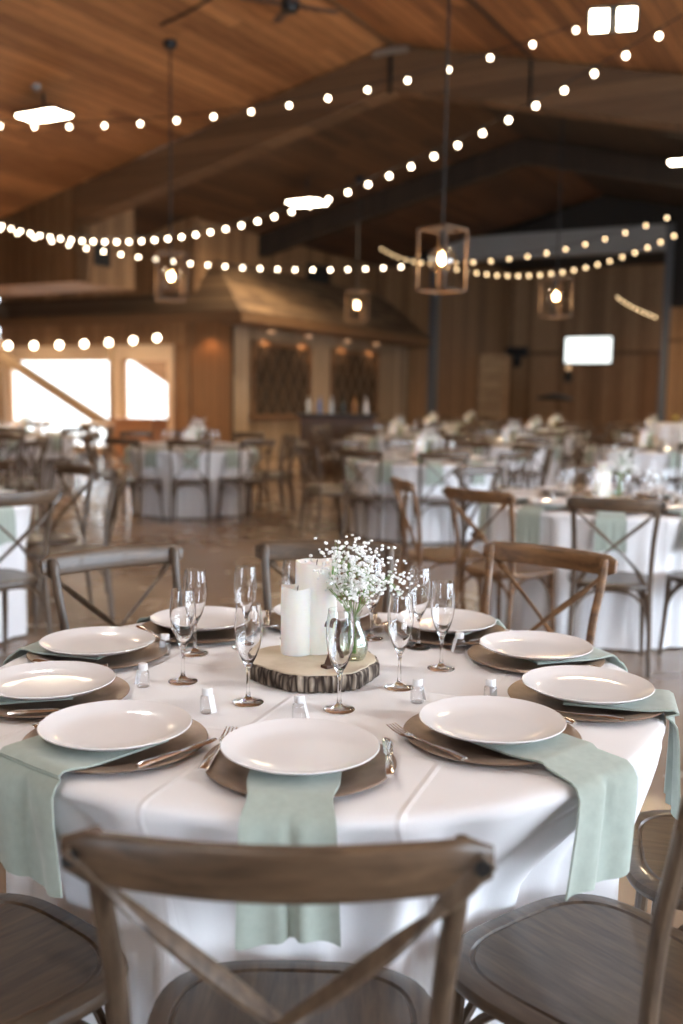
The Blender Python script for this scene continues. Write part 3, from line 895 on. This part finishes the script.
def candle(name, r, h, seed):
    R_ = random.Random(seed); e = empty(name, label='x', cat='candle'); n = 40; vs = []; fs = []
    pr = [(r * .97, 0), (r, .004), (r, h * .5), (r, h - .006), (r * .985, h), (r * .93, h - .001), (r * .88, h - .008), (.001, h - .012)]
    for i, (rr, z) in enumerate(pr):
        for j in range(n):
            q = 2 * PI * j / n; dz = (.0022 * math.sin(2 * q + seed) + .001 * math.sin(5 * q)) if 3 <= i <= 6 else 0
            vs.append((rr * math.cos(q), rr * math.sin(q), z + dz))
    for i in range(len(pr) - 1):
        for j in range(n): fs.append((i * n + j, i * n + (j + 1) % n, (i + 1) * n + (j + 1) % n, (i + 1) * n + j))
    fs.append(tuple(range(n))[::-1])
    MB().add(vs, fs).build('wax_body', M_wax, e, ang=50)
    MB().tube([(0, 0, h - .014), (.001, 0, h - .004), (.003, .001, h + .003)], .0012, 6).build('wick', M_wick, e)
    return e
candA = candle('pillar_candle', .0365, .153, 1)
candB = candle('pillar_candle', .0475, .207, 2)
vase0 = MB().lathe([(.001, 0), (.024, 0), (.028, .004), (.034, .022), (.0345, .034), (.028, .055), (.017, .078), (.0145, .092), (.016, .102), (.0205, .109), (.0195, .109), (.0150, .102), (.0134, .092), (.0158, .078), (.0265, .055), (.033, .034), (.0325, .022), (.0265, .006), (.001, .004)], 32).build('bud_vase', M_vase, label='x', cat='vase', ang=60)
def bouquet(seed, n, r, name='babys_breath', mat=M_flower):
    R_ = random.Random(seed); e = empty(name, label='x', cat='flowers')
    st = MB(); bl = MB()
    tips = []
    mains = []
    for k in range(14):
        q = R_.uniform(0, 2 * PI); sp = R_.uniform(.02, .075)
        t = Vector((math.cos(q) * sp, math.sin(q) * sp, R_.uniform(.135, .18)))
        mains.append(t)
        st.tube([(R_.uniform(-.008, .008), R_.uniform(-.008, .008), .012), (math.cos(q) * .006, math.sin(q) * .006, .1), tuple(t * .8 + Vector((0, 0, .02))), tuple(t)], .0011, 5)
    cl = []
    while len(cl) < 30:
        d = Vector((R_.uniform(-1, 1), R_.uniform(-1, 1), R_.uniform(-1, 1)))
        if .35 < d.length < 1: cl.append((Vector((.012 + d.x * .10, d.y * .08, .196 + d.z * .062 - .02 * abs(d.x))), R_.uniform(.012, .023)))
    for i in range(n):
        c_, sd = cl[i % len(cl)]
        p = c_ + Vector((R_.gauss(0, sd), R_.gauss(0, sd), R_.gauss(0, sd * .8)))
        j = min(mains, key=lambda a: (a - p).length)
        if i % 3 == 0: st.tube([tuple(j), tuple((j + p) / 2 + Vector((0, 0, .004))), tuple(p)], .0005, 3)
        s = r * R_.uniform(.75, 1.25)
        # a floret: lumpy double ball
        bl.ball(p, s, 6, 4, .8)
        for _ in range(2):
            o_ = Vector((R_.uniform(-1, 1), R_.uniform(-1, 1), R_.uniform(-.6, 1))) * s * .6
            bl.ball(p + o_, s * .62, 5, 3)
    st.build('stems', M_green, e)
    bl.build('blossoms', mat, e, kind='stuff', ang=80)
    return e
flow0 = bouquet(11, 600, .0037)
flow_far = bouquet(12, 150, .0062)
stand0 = empty('place_stand', label='x', cat='table number stand')
stm = MB(); c = bez([(.022, 0, .004), (.008, 0, .03), (.0, 0, .055), (.004, 0, .085), (.002, 0, .098), (-.012, 0, .103), (-.022, 0, .098), (-.026, 0, .088)], 5)
stm.tube(c, .0105, 8, .3, ref=(0, 1, 0)); stm.build('bent_strip', M_easel, stand0)
stm = MB(); stm.tube([(-.026, 0, .002), (-.012, 0, .03), (.0, 0, .052)], .0105, 8, .35, ref=(0, 1, 0)); stm.box((-.026, 0, .003), (.018, .02, .006)); stm.build('rear_foot', M_easel, stand0)

# ================================================================ TABLECLOTH
TR, TZ = .728, .746
def cloth_mesh(R, seats, seed, n=200, floorz=.012, lim=None):
    """seats: list of (angle, distance the skirt may reach there below seat height)"""
    R_ = random.Random(seed); m_ = MB(); vs = []; fs = []
    comps = [(k, R_.uniform(.4, 1), R_.uniform(0, 6.28)) for k in (7, 11, 14, 18, 23, 29, 37)]
    rings = [(0, 0), (.3, 0), (.6, 0), (.85, 0), (.96, 0), (.985, -.001), (1.0, -.005), (1.008, -.014)]
    hz = [.03, .06, .10, .14, .18, .22, .26, .30, .35, .42, .50, .58, .66, .745]
    def fold(q, d):
        w = 0
        for k, a, ph in comps: w += a * math.sin(k * q + ph + .35 * math.sin(3 * q))
        w /= 2.2; w = max(-1, min(1, w))
        sh = math.copysign(abs(w) ** .8, w)
        return sh
    rows = []
    for (f, dz) in rings[1:]:
        row = []
        for j in range(n):
            q = 2 * PI * j / n; row.append((R * f * math.cos(q), R * f * math.sin(q), TZ + dz + (.0006 * math.sin(9 * q) if .3 < f < .9 else 0)))
        rows.append(row)
    for d in hz:
        row = []
        for j in range(n):
            q = 2 * PI * j / n
            t = min(1, d / .3)
            r = R * 1.010 - (.012 * min(1, d / .06) + .028 * t) * (1 - fold(q, d)) + .05 * max(0, d - .3)
            # pushed in where chairs are tucked under
            for (sa, reach) in seats:
                dq = (q - sa + PI) % (2 * PI) - PI
                if abs(dq) < .5:
                    lim_ = reach / max(.3, math.cos(dq))
                    wgt = min(1, max(0, (d - .03) / .25)) ; wgt = .5 * wgt + .5 * wgt * wgt * (3 - 2 * wgt)
                    wgt *= min(1, max(0, (.42 - abs(dq)) / .1))
                    if r > lim_: r = r + (lim_ + .022 * fold(q, d) - .014 - r) * wgt
            z = TZ - d if d < .72 else floorz
            row.append((r * math.cos(q), r * math.sin(q), z))
        rows.append(row)
    vs = [(0, 0, TZ)]
    for row in rows: vs += row
    for j in range(n): fs.append((0, 1 + j, 1 + (j + 1) % n))
    for i in range(len(rows) - 1):
        for j in range(n):
            a = 1 + i * n
            fs.append((a + j, a + n + j, a + n + (j + 1) % n, a + (j + 1) % n))
    return m_.add(vs, fs)

PLACES = ['nearest the camera', 'one place right of the nearest', 'two places right of the nearest', 'three places right of the nearest', 'one place right of the farthest',
          'at its farthest place', 'one place left of the farthest', 'three places left of the nearest', 'two places left of the nearest', 'one place left of the nearest']
def set_place(cx, cy, th, rp, who, full=True, grp='', dz=0, nap=None):
    """charger, plate, napkin, cutlery for one seat; th = seat angle, rp = plate distance"""
    c, s = math.cos(th), math.sin(th); rz = th + PI / 2
    def loc(x, y, z):    # local: +y toward the table centre
        return (cx + c * (rp) + x * math.cos(rz) - y * math.sin(rz), cy + s * rp + x * math.sin(rz) + y * math.cos(rz), TZ + z + dz)
    g = grp
    place(charger0, loc(0, 0, .001), rz, 'brown charger plate ' + who, 'charger plates ' + g)
    place(plate0, loc(0, .0, .0216), rz, 'white dinner plate ' + who, 'dinner plates ' + g)
    place(nap or nap0, loc(rnd.uniform(-.008, .008), 0, 0.001), rz, 'sage green napkin hanging ' + who, 'napkins ' + g)
    if full:
        fz = .0155
        place(fork0, loc(-.143, .025, fz), rz + rnd.uniform(-.12, .02), 'steel fork left of the plate ' + who, 'forks ' + g)
        place(knife0, loc(.148, .012, fz), rz + rnd.uniform(-.04, .04), 'steel knife right of the plate ' + who, 'knives ' + g, (.85, .8, 1))
    return loc
M_warm = wood('warm_chair_wood', (.075, .034, .013), (.27, .135, .055), (9, 40, 40), .42, 1.0, .15)
def warm(o):
    for c in o.children:
        if c.name.startswith('plug'): continue
        c.material_slots[0].link = 'OBJECT'; c.material_slots[0].material = M_warm
CHPOS = []
TABPOS = []
def chair_at(cx, cy, th, dist, label, group, turn=0, far=False):
    x, y = cx + math.cos(th) * dist, cy + math.sin(th) * dist
    if cy > 2.5 and any(math.hypot(x - a, y - b) < (.4 if (cx, cy) == t else .71) for a, b, t in CHPOS): return
    if any(math.hypot(x - a, y - b) < 1.0 for a, b in TABPOS if math.hypot(cx - a, cy - b) > .1): return
    CHPOS.append((x, y, (cx, cy)))
    return place(chair_far if far else chair0, (cx + math.cos(th) * dist, cy + math.sin(th) * dist, 0), th + PI / 2 + turn, label, group)

# ---- main table
MX, MY = -.048, 2.141
CHA = {'b': 89.0, 'r1': -52.0, 'r4': 56.4, 'l4': 125.5, 'l1': -129.5, 'f': -90.85}
CHD = {'b': .80, 'r1': .80, 'r4': .972}
mainseats = {'f': (-91.6, .530, .838), 'l1': (-128.2, .557, .86), 'l2': (-162.6, .568, .90), 'l3': (163.2, .545, .90), 'l4': (127.0, .520, .80),
             'b': (90, .53, .86), 'r4': (53.3, .546, 1.02), 'r3': (19.7, .549, .92), 'r2': (-13.9, .578, .895), 'r1': (-48.7, .499, .84)}
mt_ = empty('round_table', (MX, MY, 0), 0, 'round banquet table under the white cloth nearest the camera', 'table')
MB().lathe([(.001, .708), (.69, .708), (.70, .714), (.70, .730), (.69, .735), (.001, .735)], 64).build('tabletop', M_chair, mt_)
for k in range(4):
    q = PI / 4 + k * PI / 2; MB().tube([(.26 * math.cos(q), .26 * math.sin(q), 0), (.26 * math.cos(q), .26 * math.sin(q), .709)], .018, 8).build('leg', M_black, mt_)
o = cloth_mesh(TR, [(math.radians(CHA.get(k, a)), CHD.get(k, d) - .250) for k, (a, r, d) in mainseats.items()], 4, 360).build('tablecloth', M_cloth, label='white floor length cloth over the round table nearest the camera', cat='tablecloth', loc=(MX, MY, 0), ang=80)
WHO = {'f': 'at the front centre place of the near table', 'l1': 'at the front left place of the near table', 'l2': 'at the far left edge of the near table',
       'l3': 'at the back left place beside the left chair', 'l4': 'at the back place before the two left glasses', 'b': 'at the back behind candles and vase',
       'r4': 'at the back right behind the glasses', 'r3': 'at the right place before the brown chair', 'r2': 'at the right edge of the near table', 'r1': 'at the front right place of the near table'}
for k, (a, rp, d) in mainseats.items():
    nm = napkin_mesh({'l1': .165, 'r1': .17, 'r2': .2}.get(k, .183), {'l1': .19, 'f': .148}.get(k, .16), .021, edge=TR * 1.01 - rp - .010, skew={'r1': -.035, 'l1': .03}.get(k, .004), seed=sum(map(ord, k)))
    nm = nm.build('napkin', M_napkin, label='x', cat='napkin', ang=60)
    loc = set_place(MX, MY, math.radians(a), rp, WHO[k], True, 'on the near table', nap=nm)
CH = {'f': ('cross-back wooden chair nearest the camera, back rail across the foreground', 0), 'l1': ('wooden chair at bottom left, only its seat in view', .0), 'l2': ('', 0), 'l3': ('', 0),
      'l4': ('weathered grey cross-back chair at the back left of the near table', .10), 'b': ('cross-back chair behind the candles on the near table', 0.05), 'r4': ('warm brown cross-back chair at the back right of the near table', -.12),
      'r3': ('', 0), 'r2': ('wooden chair seat at the right edge below the hanging napkin', 0), 'r1': ('wooden chair at bottom right, seat in view and back post at the edge', 0)}
for k, (lab, turn) in CH.items():
    if lab:
        wm = k == 'r4'
        a, rp, d = mainseats[k]
        ch_ = chair_at(MX, MY, math.radians(CHA.get(k, a)), CHD.get(k, d), lab, 'chairs around the near table', turn)
        if wm: warm(ch_)
# glasses
G = [((183, 684), 'front glass of the left pair'), ((195, 656), 'rear glass of the left pair'), ((248, 705), 'glass before the left side of the wood slice'),
     ((245, 650), 'tall glass behind the left end of the wood slice'), ((339, 712), 'glass before the wood slice and vase'), ((399, 690), 'front glass of the right trio'),
     ((441, 671), 'right glass of the right trio'), ((418, 650), 'rear glass of the right trio'), ((371, 641), 'glass half hidden behind the white blossoms'), ((292, 641), 'glass half hidden behind the candles')]
for (x, y), lab in G:
    p = atz(x, y - 2, TZ); place(flute0, (p.x, p.y, TZ + .0012), rnd.uniform(0, 6), 'empty champagne flute, ' + lab, 'champagne flutes on the near table')
F = [((143, 688), 2.6, 'mini bottle with white cap between left plates'), ((165, 656), 2.2, 'mini bottle with white cap left of the left glass pair'), ((207, 714), -.6, 'mini bottle with white cap behind the front left plate'),
     ((299, 722), -.2, 'mini bottle with white cap behind the front centre plate'), ((459, 654), -2.8, 'mini bottle with white cap right of the right glass trio'), ((490, 704), 1, 'mini bottle with white cap between right plates'),
     ((417, 704), .5, 'mini bottle with white cap behind the front right plate'), ((405, 646), .5, 'mini bottle with white cap at the back right')]
for (x, y), rz, lab in F:
    p = atz(x, y - 1, TZ); place(fav0, (p.x, p.y, TZ + .0012), rz, 'clear ' + lab, 'mini bottles on the near table')
# centrepiece
place(slab0, (-.056, 2.175, TZ + .0012), .6, 'bark edged wood slice in the middle of the near table', 'wood slices')
ZS = TZ + .0415
p = atz(296, 656, ZS); place(candA, (p.x, p.y + .03, ZS), 0, 'shorter white pillar candle on the near wood slice', 'pillar candles')
place(candB, (-.057 + .002, 2.235, ZS), .5, 'taller ivory pillar candle on the near wood slice', 'pillar candles')
place(vase0, (.030, 2.165, ZS), 0, 'clear glass bud vase on the near wood slice', 'bud vases')
place(flow0, (.030, 2.165, ZS), 0, "white baby's breath sprays in the vase on the near table", 'flowers')
place(stand0, (-.007, 2.105, ZS), .75, 'small bent dark wood stand leaning beside the near vase', 'stands')

# ---- other tables
def table(cx, cy, where, rot, nseat=10, far=False, skipch=(), chd=.93, over={}, seedn=1, pl=True):
    angs = [math.radians(rot) - PI / 2 + i * 2 * PI / nseat for i in range(nseat)]
    clothgrp = 'white tablecloths'
    cloth_mesh(.74, [(math.radians(over[i][0]) if i in over else a, (over[i][1] if i in over else chd) - .250) for i, a in enumerate(angs)], seedn, 120 if far else 160).build('tablecloth', M_cloth, label='white cloth over the round table ' + where, cat='tablecloth', group=clothgrp, loc=(cx, cy, 0), ang=80)
    for i, a in enumerate(angs):
        pn = PLACES[i] if nseat == 10 else PLACES[i]
        if pl:
            if far:
                who = 'on the table ' + where
            else: who = pn + ', ' + where
            c, s = math.cos(a), math.sin(a)
            set_place(cx, cy, a, .55, who, False, 'on the table ' + where)
        if i not in skipch:
            lab = ('cross-back wooden chair around the table ' + where) if far else ('cross-back wooden chair ' + pn + ', ' + where)
            dd, tt = chd + rnd.uniform(0, .06), rnd.uniform(-.08, .08)
            if i in over: a, dd, tt = math.radians(over[i][0]), over[i][1], over[i][2]
            ch_ = chair_at(cx, cy, a, dd, lab, 'chairs around the table ' + where, tt, far)
            if ch_ and i in (8, 9) and where == 'right-hand table': warm(ch_)
    for i in range(nseat):
        a = angs[i] + .33; r = rnd.uniform(.27, .33)
        lab = ('champagne flute on the table ' + where)
        place(flute0, (cx + r * math.cos(a), cy + r * math.sin(a), TZ + .001), 0, lab, 'champagne flutes on the table ' + where)
        if not far:
            r2 = r + .06; a2 = angs[i] + .12
            place(fav0, (cx + r2 * math.cos(a2), cy + r2 * math.sin(a2), TZ + .001), rnd.uniform(0, 6), 'mini bottle on the table ' + where, 'mini bottles on the table ' + where)
    place(slab0, (cx, cy, TZ + .001), rnd.uniform(0, 6), 'bark edged wood slice on the table ' + where, 'wood slices')
    place(candA, (cx - .06, cy - .02, ZS), 0, 'shorter pillar candle on the table ' + where, 'pillar candles')
    place(candB, (cx - .01, cy + .065, ZS), 0, 'taller pillar candle on the table ' + where, 'pillar candles')
    place(vase0, (cx + .07, cy - .01, ZS), 0, 'bud vase on the table ' + where, 'bud vases')
    place(flow_far, (cx + .07, cy - .01, ZS), rnd.uniform(0, 6), "white baby's breath on the table " + where, 'flowers', (1.15, 1.15, 1.15))
FT = [(2.15, 13.0, 'second row right of the middle'), (3.7, 12.2, 'second row at the right edge'), (.75, 14.6, 'third row before the cabin window'), (3.1, 16.4, 'third row below the screen'),
      (5.4, 16.0, 'third row near the tall white table'), (1.6, 18.6, 'fourth row before the portal'), (4.2, 20.0, 'last row at the portal'), (-4.3, 13.4, 'before the bright windows at left'), (6.2, 20.2, 'last row at the right wall'), (2.9, 23.2, 'inside the portal')]
FT = [(x * 1.06, y * 1.06, w) for x, y, w in FT]
T1 = (1.62, 6.05)
TABPOS += [(4.9, 14.0), (MX, MY), T1, (-2.5, 5.5), (-1.75, 11.6), (.80, 10.0), (-4.2, 9.9)] + [(x, y) for x, y, w in FT]
table(*T1, 'right-hand table', -13, seedn=21, over={0: (-103, .96, 0), 9: (-137, .97, 0), 8: (-170, 1.02, 0), 6: (125, .88, 0)})
table(-2.5, 5.5, 'left-hand table', 34, seedn=22, chd=.95, over={0: (-40, 1.0, 0)})
table(-1.75, 11.6, 'window-side table', 8, seedn=23)
table(.80, 10.0, 'middle table', 4, seedn=24)
table(-4.2, 9.9, 'far left table', 12, seedn=25)
for i, (x, y, w) in enumerate(FT): table(x, y, w, 5 + i * 7, 8, far=True, seedn=40 + i)

# cocktail table at right edge
hx = aty(689, 406, 14.0)
ct = cx_ = MB(); n = 48
def ctw(q): return 1 + .05 * math.sin(6 * q) + .03 * math.sin(11 * q)
MB().lathe([(.001, 1.07), (.47, 1.07), (.48, 1.06), (.48, .95), (.44, .6), (.42, .3), (.46, .01)], 64, wob=ctw).build('tablecloth', M_cloth, label='tall white cloth covered cocktail table at the right edge', cat='tablecloth', loc=(hx.x, hx.y, 0), ang=60)
yb = bouquet(15, 60, .009, 'flower_posy', M_yellow)
place(yb, (hx.x - .22, hx.y - .1, 1.075), 0, 'small yellow flowers on the tall white table', None, (.6, .6, .45))

# bar with bottles before the cabin
bx = atz(335, 440, 0)
bc = aty(337, 414, 17.4)
bar = empty('bar_counter', (bc.x, bc.y, 0), -PSI + .5, 'dark wooden bar counter before the cabin wall', 'bar')
MB().box((0, 0, .52), (1.25, .55, 1.0)).build('body', M_easel, bar, bevel=.01)
MB().box((0, 0, 1.045), (1.4, .7, .05)).build('counter_top', M_black, bar, bevel=.01)
for k in range(4): MB().box((-.45 + k * .3, -.285, .52), (.25, .02, .8)).build('panel', M_chair, bar)
MB_b = MB().lathe([(.001, 0), (.036, 0), (.038, .005), (.038, .17), (.03, .2), (.014, .23), (.013, .29), (.015, .3), (.001, .3)], 16)
cols = [('pale', (.7, .68, .6)), ('blue', (.12, .2, .4)), ('clear', (.55, .6, .62)), ('dark', (.03, .04, .03)), ('amber', (.35, .15, .04)), ('white', (.75, .72, .7))]
for k, (cn, cc) in enumerate(cols):
    x = -.5 + k * .2; q = -PSI + .5
    MB_b.build('bottle', simple('bottle_' + cn, cc, .15), loc=(bc.x + x * math.cos(q), bc.y + x * math.sin(q), 1.071), label=cn + ' bottle standing on the dark bar counter', cat='bottle', group='bottles on the bar')
# sideboard under bright window and low white bench
q0 = at_plane(141, 437, AW - .9)
sbv, sba = va(q0)
sb = empty('wooden_chest', (q0.x, q0.y, 0), -PSI, 'reddish brown wooden chest before the bright windows', 'chest')
cm = wood('chest_wood', (.3, .13, .06), (.42, .2, .1), (3, 12, 12), .5)
MB().box((0, 0, .42), (1.0, .5, .78)).build('body', cm, sb, bevel=.01)
MB().box((0, 0, .84), (1.06, .56, .06)).build('lid', cm, sb, bevel=.01)
q1 = at_plane(62, 430, AW - 1.4)
lb = empty('long_table', (q1.x, q1.y, 0), -PSI, 'long pale table standing below the large bright window', 'table')
MB().box((0, 0, .74), (2.2, .7, .04)).build('tabletop', M_tan, lb, bevel=.005)
for i in (-1, 1):
    for j in (-1, 1): MB().box((i * 1.0, j * .28, .36), (.06, .06, .72)).build('leg', M_tan, lb)
MB().tube([(-1.0, 0, .1), (1.0, 0, .6)], .03, 8).build('brace', M_tan, lb)

# ================================================================ LIGHT
w = bpy.data.worlds.new('world'); sc.world = w; w.use_nodes = True
bg = w.node_tree.nodes['Background']
bg.inputs['Color'].default_value = (.76, .87, 1.0, 1); bg.inputs['Strength'].default_value = 10.0
sun = bpy.data.lights.new('sun', 'SUN'); sun.energy = 14; sun.color = (1, .86, .66); sun.angle = math.radians(.6)
so = bpy.data.objects.new('sun', sun); COL.objects.link(so)
d = (EA * -.5 + EV * .86).normalized(); el = math.radians(25)
dirv = Vector((d.x * math.cos(el), d.y * math.cos(el), -math.sin(el)))
so.rotation_euler = dirv.to_track_quat('-Z', 'Y').to_euler()
# spots at the panel lamps and back room, others added without fixtures
def down(loc, e, ang=150, col=(1, .74, .46), r=.2, name='panel_or_added_light'):
    return pt_light(loc, e, col, r, name, ang)
for (px, py) in ((44, 116), (613, 18)):
    down(hitc(px, py, .30), 160)
down(aty(307, 203, 20) + Vector((0, 0, -.15)), 300, 165)
down(RM(-7, 18.5, 4.8), 260, 165)  # added spot without fixture, brightens the cabin's long wall
for v in (-14.2, -17.0): down(RM(v, AW - 1.6, 2.95), 110, 165, (1, .8, .55))  # added spots without fixtures, brighten the tan window wall
down(aty(683, 162, 17.5) + Vector((0, 0, -.15)), 330, 165)
down(RM(-2.6, AE - 2.6, 4.6), 230, 165, (1, .72, .45))  # added spot, brightens the end wall right of the portal
down(RM(-14, 8.5, 3.7), 850, 170)  # added spot out of view, lifts the dark loft wall
for v, a in ((-3.2, 1.0), (1.2, 3.2), (-4.5, 4.5), (-.5, -1.8)): down(RM(v, a, 4.2), 112, 160, (1, .97, .93), .06)  # added overhead spots, out of view, to brighten the near table
down(RM(-4, AE + 6, 5.6), 330, 165, (1, .66, .38))
down(RM(-6.5, AE + 3, 5.6), 160, 165, (1, .66, .38))

vs_ = sc.view_settings
vs_.view_transform = 'Standard'; vs_.look = 'None'; vs_.gamma = 1; vs_.exposure = .42
vs_.use_curve_mapping = False
